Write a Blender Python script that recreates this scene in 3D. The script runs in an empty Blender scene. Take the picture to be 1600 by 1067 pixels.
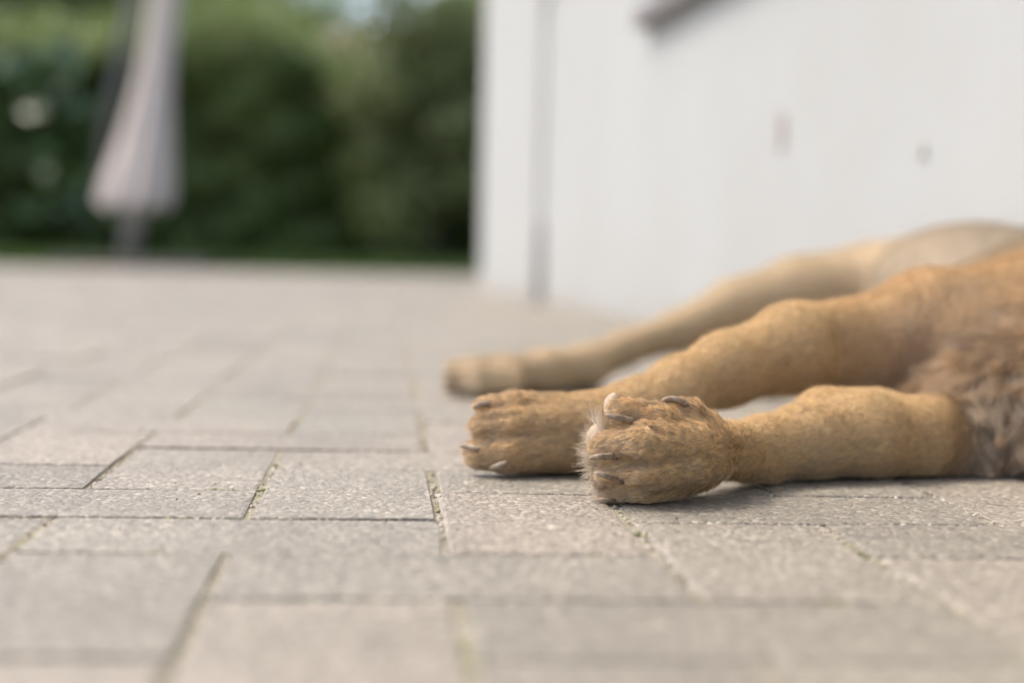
import bpy, bmesh, math, random
import numpy as np
from mathutils import Vector, Matrix, Euler
from mathutils.kdtree import KDTree

random.seed(7)
RNG = np.random.default_rng(11)
SC = bpy.context.scene
COL = SC.collection

# ------------------------------------------------------------------ camera
FPX, PITCH, ROLL, YAW, CAMH = 2600.0, 0.05229, 0.02169, 0.07619, 0.1390
GX0, GY0 = -0.16930, 1.36247            # a corner of the paving pattern
def cam_basis():
    cy, sy, cp, sp = math.cos(YAW), math.sin(YAW), math.cos(PITCH), math.sin(PITCH)
    f = np.array([sy * cp, cy * cp, -sp]); r = np.array([cy, -sy, 0.0]); u = np.cross(r, f)
    cr, sr = math.cos(ROLL), math.sin(ROLL)
    return f, r * cr + u * sr, u * cr - r * sr
CF, CR, CU = cam_basis()
FH = np.array([math.sin(YAW), math.cos(YAW), 0.0]); RH = np.array([math.cos(YAW), -math.sin(YAW), 0.0])
cam_data = bpy.data.cameras.new('camera')
cam = bpy.data.objects.new('camera', cam_data); COL.objects.link(cam)
M = Matrix.Identity(4)
for i in range(3):
    M[i][0], M[i][1], M[i][2] = CR[i], CU[i], -CF[i]
M[2][3] = CAMH
cam.matrix_world = M
cam_data.sensor_width = 36.0
cam_data.lens = FPX * 36.0 / 1600.0
cam_data.clip_start = 0.02; cam_data.clip_end = 500.0
cam_data.dof.use_dof = True
cam_data.dof.focus_distance = 0.938
cam_data.dof.aperture_fstop = (cam_data.lens / 1000.0) / 0.0194
SC.camera = cam

def P(px, py, z):
    """point that stands z metres in front of the camera"""
    return np.array([0, 0, CAMH]) + CF * z + CR * ((px - 800.0) * z / FPX) + CU * ((533.5 - py) * z / FPX)
def Q(x, h, z):
    """x metres to the right, z metres ahead, h above the ground"""
    return RH * x + FH * z + np.array([0, 0, h])

# ------------------------------------------------------------------ sky and sun
SUN_EL, SUN_AZ = math.radians(58), math.radians(-66)     # azimuth from +Y towards +X
world = bpy.data.worlds.new('World'); SC.world = world
world.use_nodes = True
wn = world.node_tree.nodes; wl = world.node_tree.links
bg = wn['Background']
sky = wn.new('ShaderNodeTexSky'); sky.sky_type = 'NISHITA'; sky.sun_disc = False
sky.sun_elevation = SUN_EL; sky.sun_rotation = SUN_AZ
sky.air_density = 0.8; sky.dust_density = 5.0; sky.ozone_density = 0.6; sky.altitude = 100
wl.new(sky.outputs[0], bg.inputs[0]); bg.inputs[1].default_value = 0.15
sun_data = bpy.data.lights.new('sun', 'SUN'); sun_data.energy = 0.8; sun_data.angle = math.radians(12)
sun_data.color = (1.0, 0.96, 0.87)
sun = bpy.data.objects.new('sun', sun_data); COL.objects.link(sun)
sd = Vector((math.sin(SUN_AZ) * math.cos(SUN_EL), math.cos(SUN_AZ) * math.cos(SUN_EL), math.sin(SUN_EL)))
sun.rotation_euler = sd.to_track_quat('Z', 'Y').to_euler()
SC.view_settings.view_transform = 'Standard'; SC.view_settings.look = 'None'
SC.view_settings.gamma = 1.0; SC.view_settings.exposure = 1.37
SC.render.engine = 'CYCLES'
SC.cycles.use_denoising = True
SC.cycles.max_bounces = 6; SC.cycles.transparent_max_bounces = 8
SC.cycles.sample_clamp_indirect = 6.0

# ------------------------------------------------------------------ helpers
def tag(o, label=None, cat=None, group=None, kind=None):
    if label: o['label'] = label
    if cat: o['category'] = cat
    if group: o['group'] = group
    if kind: o['kind'] = kind
    return o
def link(name, data, parent=None):
    o = bpy.data.objects.new(name, data); COL.objects.link(o)
    if parent is not None: o.parent = parent
    return o
def empty(name, loc=(0, 0, 0), rot=None):
    o = link(name, None); o.location = Vector(loc); o.empty_display_size = 0.1
    if rot: o.rotation_euler = rot
    return o
def mesh_np(name, verts, faces, mat=None, smooth=True):
    me = bpy.data.meshes.new(name)
    me.from_pydata([tuple(map(float, v)) for v in verts], [], [tuple(map(int, f)) for f in faces])
    if mat: me.materials.append(mat)
    if smooth: me.polygons.foreach_set('use_smooth', [True] * len(me.polygons))
    me.update()
    return me
def mesh_quads(name, V, F, mat=None, smooth=True):
    """big meshes: V (n,3), F (m,4) arrays"""
    me = bpy.data.meshes.new(name)
    k = F.shape[1]
    me.vertices.add(len(V)); me.vertices.foreach_set('co', np.ascontiguousarray(V, np.float32).ravel())
    me.loops.add(F.size); me.loops.foreach_set('vertex_index', np.ascontiguousarray(F, np.int32).ravel())
    me.polygons.add(len(F)); me.polygons.foreach_set('loop_start', np.arange(0, F.size, k, dtype=np.int32))
    me.polygons.foreach_set('use_smooth', np.full(len(F), smooth))
    me.update(calc_edges=True); me.validate()
    if mat: me.materials.append(mat)
    return me
def bm_mesh(name, bm, mat, smooth=False):
    bmesh.ops.recalc_face_normals(bm, faces=bm.faces)
    me = bpy.data.meshes.new(name); bm.to_mesh(me); bm.free()
    me.materials.append(mat)
    if smooth: me.polygons.foreach_set('use_smooth', [True] * len(me.polygons))
    return me
def box_bm(sx, sy, sz, cx=0, cy=0, cz=0, bevel=0.0, seg=1, bm=None):
    b = bm or bmesh.new()
    g = bmesh.ops.create_cube(b, size=1.0, matrix=Matrix.Translation((cx, cy, cz)) @ Matrix.Diagonal((sx, sy, sz, 1)))
    if bevel:
        es = {e for v in g['verts'] for e in v.link_edges}
        bmesh.ops.bevel(b, geom=list(es), offset=bevel, segments=seg, affect='EDGES', profile=0.5)
    return b
def tube(points, radii, n=10, flat=1.0):
    """lofted tube along points; returns verts, faces"""
    pts = [Vector(p) for p in points]; V = []; F = []
    prev = None
    for i, p in enumerate(pts):
        t = (pts[min(i + 1, len(pts) - 1)] - pts[max(i - 1, 0)]).normalized()
        if prev is None:
            a = Vector((0, 0, 1)) if abs(t.z) < 0.9 else Vector((1, 0, 0))
            n1 = (a - t * a.dot(t)).normalized()
        else:
            n1 = (prev - t * prev.dot(t)).normalized()
        prev = n1; n2 = t.cross(n1)
        for k in range(n):
            a = 2 * math.pi * k / n
            V.append(p + (n1 * math.cos(a) + n2 * math.sin(a) * flat) * radii[i])
    for i in range(len(pts) - 1):
        for k in range(n):
            F.append((i * n + k, i * n + (k + 1) % n, (i + 1) * n + (k + 1) % n, (i + 1) * n + k))
    V.append(pts[0]); V.append(pts[-1]); c0, c1 = len(V) - 2, len(V) - 1; L = (len(pts) - 1) * n
    for k in range(n):
        F.append((c0, (k + 1) % n, k)); F.append((c1, L + k, L + (k + 1) % n))
    return V, F

class NT:
    """small node-material builder"""
    def __init__(s, name):
        s.m = bpy.data.materials.new(name); s.m.use_nodes = True
        s.t = s.m.node_tree; s.n = s.t.nodes; s.b = s.n['Principled BSDF']; s.out = s.n['Material Output']
    def add(s, typ, ins=None, **kw):
        nd = s.n.new(typ)
        for k, v in kw.items(): setattr(nd, k, v)
        for k, v in (ins or {}).items(): s.put(nd.inputs[k], v)
        return nd
    def put(s, sock, v):
        if isinstance(v, bpy.types.NodeSocket): s.t.links.new(v, sock)
        else: sock.default_value = v
    def set(s, **kw):
        for k, v in kw.items(): s.put(s.b.inputs[k.replace('_', ' ')], v)
    def ramp(s, fac, stops, interp='LINEAR'):
        r = s.add('ShaderNodeValToRGB', {0: fac}); cr = r.color_ramp; cr.interpolation = interp
        while len(cr.elements) < len(stops): cr.elements.new(0.5)
        for e, (p, c) in zip(cr.elements, stops):
            e.position = p; e.color = (c[0], c[1], c[2], 1) if not np.isscalar(c) else (c, c, c, 1)
        return r.outputs[0]
    def mix(s, fac, a, b, mode='MIX'):
        m = s.add('ShaderNodeMix', data_type='RGBA', blend_type=mode)
        for i, v in ((0, fac), (6, a), (7, b)):
            if isinstance(v, tuple) and len(v) == 3: v = (*v, 1)
            s.put(m.inputs[i], v)
        return m.outputs[2]
    def math(s, op, a, b=0.0):
        m = s.add('ShaderNodeMath', operation=op); s.put(m.inputs[0], a); s.put(m.inputs[1], b); return m.outputs[0]
    def noise(s, vec, scale, detail=4, rough=0.55):
        return s.add('ShaderNodeTexNoise', {'Vector': vec, 'Scale': scale, 'Detail': detail, 'Roughness': rough}).outputs['Fac']
    def pos(s): return s.add('ShaderNodeNewGeometry').outputs['Position']
    def bump(s, h, strength, dist, nrm=None):
        i = {'Height': h, 'Strength': strength, 'Distance': dist}
        b = s.add('ShaderNodeBump', i)
        if nrm is not None: s.put(b.inputs['Normal'], nrm)
        return b.outputs[0]

# ------------------------------------------------------------------ materials
def mat_paver():
    t = NT('concrete_paver'); p = t.pos()
    info = t.add('ShaderNodeObjectInfo').outputs['Random']
    at = t.add('ShaderNodeAttribute', attribute_name='tone').outputs['Fac']
    rnd = t.math('FRACT', t.math('ADD', info, at))
    big = t.noise(p, 7.0, 5, 0.6)
    v1 = t.add('ShaderNodeTexVoronoi', {'Vector': p, 'Scale': 330.0, 'Randomness': 1.0})
    v2 = t.add('ShaderNodeTexVoronoi', {'Vector': p, 'Scale': 620.0})
    sep = t.add('ShaderNodeSeparateColor', {0: v1.outputs['Color']})
    sep2 = t.add('ShaderNodeSeparateColor', {0: v2.outputs['Color']})
    base = t.ramp(rnd, [(0, (0.206, 0.186, 0.148)), (0.35, (0.246, 0.223, 0.177)), (0.7, (0.270, 0.233, 0.184)), (1, (0.226, 0.210, 0.168))])
    g1 = t.ramp(sep.outputs[0], [(0, 0.60), (0.25, 0.85), (0.6, 1.0), (0.86, 1.12), (0.95, 1.5), (1, 1.75)])
    g2 = t.ramp(sep2.outputs[1], [(0, 0.72), (0.5, 1.0), (1, 1.2)])
    c = t.mix(1.0, base, g1, 'MULTIPLY'); c = t.mix(0.8, c, g2, 'MULTIPLY')
    st = t.ramp(big, [(0.3, 0.84), (0.5, 1.0), (0.72, 1.08)])
    c = t.mix(1.0, c, st, 'MULTIPLY')
    fine = t.noise(p, 38.0, 6, 0.7)
    c = t.mix(t.ramp(fine, [(0.52, 0.0), (0.75, 0.30)]), c, (0.25, 0.235, 0.195))
    h = t.math('ADD', t.math('MULTIPLY', v1.outputs['Distance'], -1.3), t.math('MULTIPLY', t.noise(p, 900, 3, 0.7), 0.9))
    h = t.math('ADD', h, t.math('MULTIPLY', sep.outputs[1], 0.8))
    t.set(Base_Color=c, Roughness=0.52, Normal=t.bump(h, 0.85, 0.0011))
    return t.m
def mat_sand():
    t = NT('joint_sand'); p = t.pos()
    v = t.add('ShaderNodeTexVoronoi', {'Vector': p, 'Scale': 480.0})
    s = t.add('ShaderNodeSeparateColor', {0: v.outputs['Color']})
    c = t.ramp(s.outputs[0], [(0, (0.12, 0.10, 0.07)), (0.4, (0.25, 0.22, 0.165)), (0.8, (0.33, 0.30, 0.23)), (1, (0.42, 0.39, 0.30))])
    mo = t.ramp(t.noise(p, 14.0, 4, 0.6), [(0.48, 0.0), (0.62, 0.85)])
    mossc = t.ramp(s.outputs[1], [(0, (0.11, 0.11, 0.05)), (0.6, (0.23, 0.22, 0.12)), (1, (0.34, 0.33, 0.22))])
    c = t.mix(mo, c, mossc)
    t.set(Base_Color=c, Roughness=0.95, Normal=t.bump(v.outputs['Distance'], 0.8, 0.0015))
    return t.m
def mat_grit():
    t = NT('grit'); r = t.add('ShaderNodeAttribute', attribute_name='tone').outputs['Fac']
    c = t.ramp(r, [(0, (0.06, 0.035, 0.022)), (0.12, (0.18, 0.14, 0.09)), (0.4, (0.30, 0.27, 0.21)), (0.75, (0.40, 0.37, 0.30)), (1, (0.56, 0.53, 0.46))])
    t.set(Base_Color=c, Roughness=0.85); return t.m
def mat_moss():
    t = NT('moss'); r = t.add('ShaderNodeAttribute', attribute_name='tone').outputs['Fac']
    t.set(Base_Color=t.ramp(r, [(0, (0.09, 0.095, 0.035)), (0.6, (0.20, 0.20, 0.09)), (1, (0.31, 0.30, 0.17))]), Roughness=0.9); return t.m
def mat_soil():
    t = NT('soil'); p = t.pos()
    c = t.ramp(t.noise(p, 6.0, 6, 0.7), [(0.3, (0.035, 0.03, 0.02)), (0.7, (0.075, 0.07, 0.035))])
    t.set(Base_Color=c, Roughness=1.0, Normal=t.bump(t.noise(p, 40, 5), 0.6, 0.03)); return t.m
def mat_stucco():
    t = NT('white_stucco'); p = t.pos()
    n1 = t.noise(p, 2.2, 5, 0.6); n2 = t.noise(p, 140, 4, 0.65); n3 = t.noise(p, 420, 3, 0.6)
    c = t.ramp(n1, [(0.3, (0.36, 0.37, 0.355)), (0.6, (0.382, 0.397, 0.387)), (0.8, (0.39, 0.407, 0.398))])
    c = t.mix(t.ramp(n2, [(0.55, 0.0), (0.8, 0.25)]), c, (0.335, 0.325, 0.30))
    hz = t.add('ShaderNodeSeparateXYZ', {0: p}).outputs[2]
    dirt = t.math('MULTIPLY', t.ramp(t.math('ADD', hz, t.math('MULTIPLY', t.noise(p, 9, 5, 0.65), 0.16)), [(0.04, 0.55), (0.16, 0.12), (0.3, 0.0)]), t.ramp(n2, [(0.3, 0.6), (0.6, 1.0)]))
    c = t.mix(dirt, c, (0.27, 0.235, 0.19))      # splash dirt along the foot
    t.set(Base_Color=c, Roughness=0.9, Normal=t.bump(t.math('ADD', n2, t.math('MULTIPLY', n3, 0.5)), 0.5, 0.004)); return t.m
def mat_plain(name, col, rough=0.6, metal=0.0, var=0.15, scale=30.0, bump=0.0):
    t = NT(name); p = t.pos(); n = t.noise(p, scale, 5, 0.6)
    lo = tuple(x * (1 - var) for x in col); hi = tuple(min(1, x * (1 + var)) for x in col)
    t.set(Base_Color=t.ramp(n, [(0.3, lo), (0.7, hi)]), Roughness=rough, Metallic=metal)
    if bump: t.set(Normal=t.bump(n, 0.5, bump))
    return t.m
def mat_leaf(name, stops, rough=0.35, transl=0.35, tcol=(0.16, 0.26, 0.03)):
    t = NT(name); r = t.add('ShaderNodeAttribute', attribute_name='tone').outputs['Fac']
    c = t.ramp(r, stops)
    t.set(Base_Color=c, Roughness=rough); t.b.inputs['Specular IOR Level'].default_value = 0.6
    tr = t.add('ShaderNodeBsdfTranslucent', {'Color': t.mix(0.5, c, tcol)})
    mx = t.add('ShaderNodeMixShader', {0: transl, 1: t.b.outputs[0], 2: tr.outputs[0]})
    t.t.links.new(mx.outputs[0], t.out.inputs['Surface']); return t.m
def mat_fabric():
    t = NT('parasol_fabric'); p = t.pos()
    c = t.ramp(t.noise(p, 9, 4), [(0.3, (0.53, 0.47, 0.41)), (0.7, (0.62, 0.55, 0.485))])
    t.set(Base_Color=c, Roughness=0.9, Normal=t.bump(t.noise(p, 300, 2), 0.2, 0.002)); return t.m
def mat_skin():
    t = NT('dog_coat'); a = t.add('ShaderNodeAttribute', attribute_name='coat').outputs['Color']
    p = t.pos(); n = t.noise(p, 420, 4, 0.6)
    c = t.mix(1.0, a, t.ramp(n, [(0.3, 0.78), (0.7, 0.92)]), 'MULTIPLY')
    t.set(Base_Color=c, Roughness=0.85, Normal=t.bump(n, 0.4, 0.001)); t.b.inputs['Specular IOR Level'].default_value = 0.15
    return t.m
def mat_fur():
    t = NT('dog_fur'); a = t.add('ShaderNodeAttribute', attribute_name='coat').outputs['Color']
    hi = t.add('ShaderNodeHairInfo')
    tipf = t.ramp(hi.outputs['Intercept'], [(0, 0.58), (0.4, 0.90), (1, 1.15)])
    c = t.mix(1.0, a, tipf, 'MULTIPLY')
    d = t.add('ShaderNodeBsdfDiffuse', {'Color': c})
    tr = t.add('ShaderNodeBsdfTranslucent', {'Color': c})
    g = t.add('ShaderNodeBsdfHair', {'Color': (0.85, 0.80, 0.72, 1), 'RoughnessU': 0.40, 'RoughnessV': 0.6}, component='Reflection')
    m1 = t.add('ShaderNodeMixShader', {0: 0.40, 1: d.outputs[0], 2: tr.outputs[0]})
    m2 = t.add('ShaderNodeMixShader', {0: 0.24, 1: m1.outputs[0], 2: g.outputs[0]})
    t.t.links.new(m2.outputs[0], t.out.inputs['Surface'])
    t.n.remove(t.b); return t.m
def mat_claw():
    t = NT('claw_horn'); a = t.add('ShaderNodeTexCoord').outputs['Generated']; p = t.pos()
    n = t.noise(p, 260, 4, 0.6)
    c = t.ramp(n, [(0.28, (0.14, 0.095, 0.06)), (0.5, (0.25, 0.185, 0.125)), (0.72, (0.40, 0.33, 0.25))])
    t.set(Base_Color=c, Roughness=0.6, Normal=t.bump(n, 0.25, 0.0006)); t.b.inputs['Specular IOR Level'].default_value = 0.25; t.b.inputs['Subsurface Weight'].default_value = 0.15
    t.b.inputs['Subsurface Radius'].default_value = (0.003, 0.002, 0.0015)
    return t.m

MP, MSAND, MGRIT, MMOSS, MSOIL = mat_paver(), mat_sand(), mat_grit(), mat_moss(), mat_soil()
MSTUC = mat_stucco()
MPIPE = mat_plain('white_pipe', (0.46, 0.46, 0.445), 0.45)
MCAST = mat_plain('grey_standpipe', (0.36, 0.335, 0.32), 0.6)
MSTONE = mat_plain('grey_sill_stone', (0.16, 0.15, 0.15), 0.7, bump=0.002)
MFRAME = mat_plain('window_frame_paint', (0.7, 0.7, 0.68), 0.4)
MRED = mat_plain('exposed_render', (0.33, 0.275, 0.255), 0.95, var=0.25, scale=60, bump=0.002)
MRED2 = mat_plain('thin_exposed_render', (0.36, 0.34, 0.325), 0.95, var=0.1, scale=60)
MROOF = mat_plain('roof_tile', (0.36, 0.20, 0.14), 0.85, var=0.3, scale=9)
MPOLE = mat_plain('grey_metal', (0.34, 0.325, 0.31), 0.45, 0.3)
MDARK = mat_plain('dark_strut_metal', (0.10, 0.10, 0.095), 0.5, 0.2)
MSLAB = mat_plain('base_slab_concrete', (0.12, 0.11, 0.10), 0.9, bump=0.003)
MFAB = mat_fabric()
MBARK = mat_plain('bark', (0.09, 0.07, 0.05), 0.95, var=0.4, scale=40, bump=0.01)
tg = NT('window_glass'); tg.set(Base_Color=(0.02, 0.025, 0.03, 1), Roughness=0.05); MGLASS = tg.m
MHEDGE = mat_leaf('hedge_leaf', [(0, (0.05, 0.098, 0.022)), (0.5, (0.115, 0.18, 0.042)), (1, (0.20, 0.265, 0.08))], 0.12, 0.25, (0.07, 0.16, 0.012))
MLIGHT = mat_leaf('light_leaf', [(0, (0.14, 0.185, 0.05)), (0.5, (0.215, 0.275, 0.085)), (1, (0.28, 0.33, 0.13))], 0.4, 0.4)
MSHRUB = mat_leaf('shrub_leaf', [(0, (0.09, 0.125, 0.035)), (0.5, (0.17, 0.215, 0.07)), (1, (0.26, 0.30, 0.12))], 0.35, 0.3, (0.10, 0.13, 0.03))
MGRASS = mat_leaf('grass_blade', [(0, (0.05, 0.10, 0.02)), (1, (0.10, 0.17, 0.04))], 0.5, 0.3)
MSKIN, MFUR, MCLAW = mat_skin(), mat_fur(), mat_claw()
MPAD = mat_plain('paw_pad_skin', (0.36, 0.28, 0.20), 0.95, var=0.2, scale=500, bump=0.0006)
MNOSE = mat_plain('nose_skin', (0.03, 0.022, 0.02), 0.35)

# ------------------------------------------------------------------ ground
WALL_FAR, WALL_NEAR = Q(-0.13, 0, 6.45), Q(0.98, 0, -1.0)
wdir = (WALL_NEAR - WALL_FAR); WLEN = float(np.linalg.norm(wdir)); wdir = wdir / WLEN
wnorm = np.array([wdir[1], -wdir[0], 0.0])
if wnorm @ (-RH) < 0: wnorm = -wnorm            # faces the patio
PATIO_END = 10.7
gm = bmesh.new(); bmesh.ops.create_grid(gm, x_segments=1, y_segments=1, size=150)
ground = link('ground', bm_mesh('ground', gm, MSOIL)); ground.location = (0, 60, -0.06); tag(ground, kind='structure')

patio = empty('patio'); tag(patio, kind='structure')
U = 0.1; J = 0.0048
def paver_variant(k, bev=0.0030):
    r = random.Random(k)
    bm = bmesh.new(); lx, ly = 0.2 - J, 0.1 - J
    box_bm(lx, ly, 0.05, 0, 0, -0.025, bm=bm)
    top = [e for e in bm.edges if all(v.co.z > -0.001 for v in e.verts)]
    bmesh.ops.bevel(bm, geom=top, offset=bev, segments=2, affect='EDGES', profile=0.6)
    bot = [f for f in bm.faces if f.normal.z < -0.9]; bmesh.ops.delete(bm, geom=bot, context='FACES')
    for v in bm.verts:
        v.co.x += r.uniform(-.0006, .0006); v.co.y += r.uniform(-.0006, .0006)
        if v.co.z > -0.004: v.co.z += r.uniform(-.00035, .00035)
    return bm
variants = [bm_mesh('paver', paver_variant(k, random.Random(k).uniform(0.0010, 0.0022)), MP) for k in range(8)]
for me in variants:
    me.attributes.new('tone', 'FLOAT', 'POINT')
bricks = []
for i in range(-70, 40):
    for j in range(-112, 30):
        m = (j - i) % 4
        if m == 1: c, rz = ((i + 1) * U + GX0, -(j + 0.5) * U + GY0), 0.0
        elif m == 2: c, rz = ((i + 0.5) * U + GX0, -(j + 1) * U + GY0), math.pi / 2
        else: continue
        v = np.array([c[0], c[1], 0.0])
        z, x = v @ FH, v @ RH
        if z > PATIO_END or z < -1.0 or x < -3.2 - 0.2 * max(z, 0): continue
        if (v - WALL_FAR) @ wnorm < -0.12 and (v - WALL_FAR) @ wdir > -0.15: continue
        if x > 2.2: continue
        half = 0.325 * z
        out = max(0.0, abs(x) - half)
        size = (1.0 / max(z, 0.35) ** 2) if z > 0.40 and out < 0.12 else 0.0
        bricks.append((size, c, rz))
bricks.sort(key=lambda b: -b[0])
def brick_pose(c, rz, r):
    return (Matrix.Translation((c[0] + r.uniform(-.0012, .0012), c[1] + r.uniform(-.0012, .0012), r.uniform(-.0007, .0006)))
            @ Euler((r.gauss(0, .0022), r.gauss(0, .0022), rz + r.gauss(0, .004) + (math.pi if r.random() < .5 else 0))).to_matrix().to_4x4())
rb = random.Random(3)
for n, (s, c, rz) in enumerate(bricks[:296]):
    o = link('paver', variants[rb.randrange(8)], patio)
    o.matrix_world = brick_pose(c, rz, rb)
rest = bricks[296:]
vv, ff, tt = [], [], []
vdat = []
for me in variants:
    a = np.zeros(len(me.vertices) * 3); me.vertices.foreach_get('co', a)
    vdat.append((a.reshape(-1, 3), [tuple(p.vertices) for p in me.polygons]))
off = 0
for s, c, rz in rest:
    V, F = vdat[rb.randrange(8)]
    Mx = np.array(brick_pose(c, rz, rb))
    vv.append(V @ Mx[:3, :3].T + Mx[:3, 3]); ff.extend([tuple(k + off for k in f) for f in F]); off += len(V)
    tt.append(np.full(len(V), rb.random()))
fm = mesh_np('paver_field', np.concatenate(vv), ff, MP, False)
fm.attributes.new('tone', 'FLOAT', 'POINT').data.foreach_set('value', np.concatenate(tt).astype(np.float32))
tag(link('paver_field', fm, patio), kind='stuff')
# jointing sand sheet just under the paver tops
sx0, sx1 = -7.0, 2.6
c4 = [Q(-6.5, 0, -1.3), Q(2.4, 0, -1.3), Q(2.4, 0, PATIO_END + .05), Q(-6.5, 0, PATIO_END + .05)]
sand = link('joint_sand', mesh_np('joint_sand', [v + np.array([0, 0, -0.0015]) for v in c4], [(0, 1, 2, 3)], MSAND, False), patio); tag(sand, kind='stuff')

# loose grit and moss lodged in the joints near the dog
def joint_points(n, zmin, zmax, r):
    """points along joint lines between pavers"""
    out = []
    near = [b for b in bricks[:296] if b[0] > 0]
    while len(out) < n:
        s, c, rz = near[r.randrange(len(near))]
        long = r.random() < 0.66
        if long: lx, ly = r.uniform(-.1, .1), (0.05 if r.random() < .5 else -.05) + r.gauss(0, .0012)
        else: lx, ly = (0.1 if r.random() < .5 else -.1) + r.gauss(0, .0012), r.uniform(-.05, .05)
        p = np.array([c[0] + lx * math.cos(rz) - ly * math.sin(rz), c[1] + lx * math.sin(rz) + ly * math.cos(rz), -0.0013])
        if zmin < p @ FH < zmax: out.append(p)
    return out
ico = bmesh.new(); bmesh.ops.create_icosphere(ico, subdivisions=1, radius=1.0)
IV = np.array([v.co[:] for v in ico.verts]); IFc = np.array([[v.index for v in f.verts] for f in ico.faces]); ico.free()
def scatter_blobs(pts, smin, smax, flat, r, noise=0.25):
    V, F, T = [], [], []
    for k, p in enumerate(pts):
        s = smin + (smax - smin) * r.random() ** 2
        sc = np.array([s * r.uniform(.7, 1.3), s * r.uniform(.7, 1.3), s * flat * r.uniform(.7, 1.2)])
        a = r.uniform(0, 6.28); R = np.array([[math.cos(a), -math.sin(a), 0], [math.sin(a), math.cos(a), 0], [0, 0, 1]])
        w = IV * (1 + np.array([r.uniform(-noise, noise) for _ in range(12)]))[:, None]
        V.append((w * sc) @ R.T + p); F.append(IFc + 12 * k); T.append(np.full(12, r.random()))
    return np.concatenate(V), np.concatenate(F), np.concatenate(T)
rg = random.Random(21)
V, F, T = scatter_blobs(joint_points(5200, .5, 1.5, rg), .0005, .0016, .8, rg)
me = mesh_quads('joint_grit', V, F, MGRIT); me.attributes.new('tone', 'FLOAT', 'POINT').data.foreach_set('value', T.astype(np.float32))
tag(link('joint_grit', me, patio), kind='stuff')
mp = []
for p in joint_points(40, .6, 1.5, rg):
    mp += [p + np.array([rg.gauss(0, .005), rg.gauss(0, .005), 0.0004]) for _ in range(20)]
def near_joint(p):
    gx = (p[0] - GX0) / U; gy = (GY0 - p[1]) / U
    return min(abs(gx - round(gx)), abs(gy - round(gy))) * U < .0036
mp = [p for p in mp if near_joint(p)]
V, F, T = scatter_blobs(mp, .0007, .0020, .9, rg, .35)
me = mesh_quads('joint_moss', V, F, MMOSS); me.attributes.new('tone', 'FLOAT', 'POINT').data.foreach_set('value', T.astype(np.float32))
tag(link('joint_moss', me, patio), kind='stuff')
# crumbs lying on top of the pavers
cp = []
for _ in range(260):
    z = rg.uniform(.6, 1.3); x = rg.uniform(-.33, .33) * z
    cp.append(Q(x, 0.0004, z))
V, F, T = scatter_blobs(cp, .0003, .0011, .6, rg)
me = mesh_quads('loose_crumbs', V, F, MGRIT); me.attributes.new('tone', 'FLOAT', 'POINT').data.foreach_set('value', T.astype(np.float32))
tag(link('loose_crumbs', me, patio), kind='stuff')

# ------------------------------------------------------------------ white house
def wall_pt(s, h, out=0.0):
    """s metres along the wall from its far corner, h up, out from its face"""
    return WALL_FAR + wdir * s + wnorm * out + np.array([0, 0, h])
house = empty('house', WALL_FAR); tag(house, 'white rendered house with a downpipe and a grey window sill', 'house')
WROT = math.atan2(wdir[1], wdir[0])
house.rotation_euler = (0, 0, WROT)
flip = 1.0 if (wnorm @ np.array([-math.sin(WROT), math.cos(WROT), 0])) > 0 else -1.0   # local +y is out of the wall?
def hpart(name, bm, mat, parent=None, smooth=False):
    return link(name, bm_mesh(name, bm, mat, smooth), parent or house)
TH = 0.32
S0, S1, WB, WTp = 2.85, 3.95, 0.675, 1.86          # window opening along the wall
def wbox(s0, s1, o0, o1, h0, h1, bev=0.0, bm=None):
    return box_bm(s1 - s0, o1 - o0, h1 - h0, (s0 + s1) / 2, flip * (o0 + o1) / 2, (h0 + h1) / 2, bev, 2, bm)
wb = bmesh.new()
for a in ((0, S0, -TH, 0, -.05, 2.9), (S1, WLEN, -TH, 0, -.05, 2.9), (S0, S1, -TH, 0, -.05, WB), (S0, S1, -TH, 0, WTp, 2.9)):
    wbox(*a, bm=wb)
hpart('wall', wb, MSTUC)
eb = wbox(0, TH, -5.0, -TH - .002, -.05, 2.9); hpart('wall', eb, MSTUC)
hpart('window_sill', wbox(S0 - .04, S1 + .04, -.10, .035, WB - .040, WB + .002, .005), MSTONE)
win = hpart('window_frame', wbox(S0 + .003, S0 + .07, -.17, -.11, WB + .004, WTp - .003), MFRAME)
for a in ((S1 - .07, S1 - .003, -.17, -.11, WB + .004, WTp - .003), (S0 + .072, S1 - .072, -.17, -.11, WB + .004, WB + .07), (S0 + .072, S1 - .072, -.17, -.11, WTp - .07, WTp - .003)):
    hpart('frame_bar', wbox(*a), MFRAME, win)
hpart('pane', wbox(S0 + .07, S1 - .07, -.15, -.14, WB + .07, WTp - .07), MGLASS, win)
pv, pf = tube([(1.47, flip * .012, .19), (1.47, flip * .012, 1.5), (1.47, flip * .012, 2.82)], [.006] * 3, 14)
dp = link('downpipe', mesh_np('downpipe', pv, pf, MPIPE), house)
pv, pf = tube([(1.47, flip * .012, -.03), (1.47, flip * .012, .20), (1.47, flip * .012, .235), (1.47, flip * .012, .236)], [.014, .014, .015, .015], 14)
link('standpipe', mesh_np('standpipe', pv, pf, MCAST), dp)
for hz in (.9, 2.1):
    hpart('pipe_clip', wbox(1.43, 1.51, 0, .018, hz - .012, hz + .012), MPIPE, dp)
rbm = bmesh.new()
prof = [(.42, 2.86), (.42, 2.94), (-2.5, 4.4), (-2.5, 4.28)]
a0 = [rbm.verts.new((-.35, flip * o, h)) for o, h in prof]; a1 = [rbm.verts.new((WLEN + .2, flip * o, h)) for o, h in prof]
for k in range(4): rbm.faces.new((a0[k], a0[(k + 1) % 4], a1[(k + 1) % 4], a1[k]))
rbm.faces.new(a0); rbm.faces.new(a1[::-1]); hpart('roof', rbm, MROOF)
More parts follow.
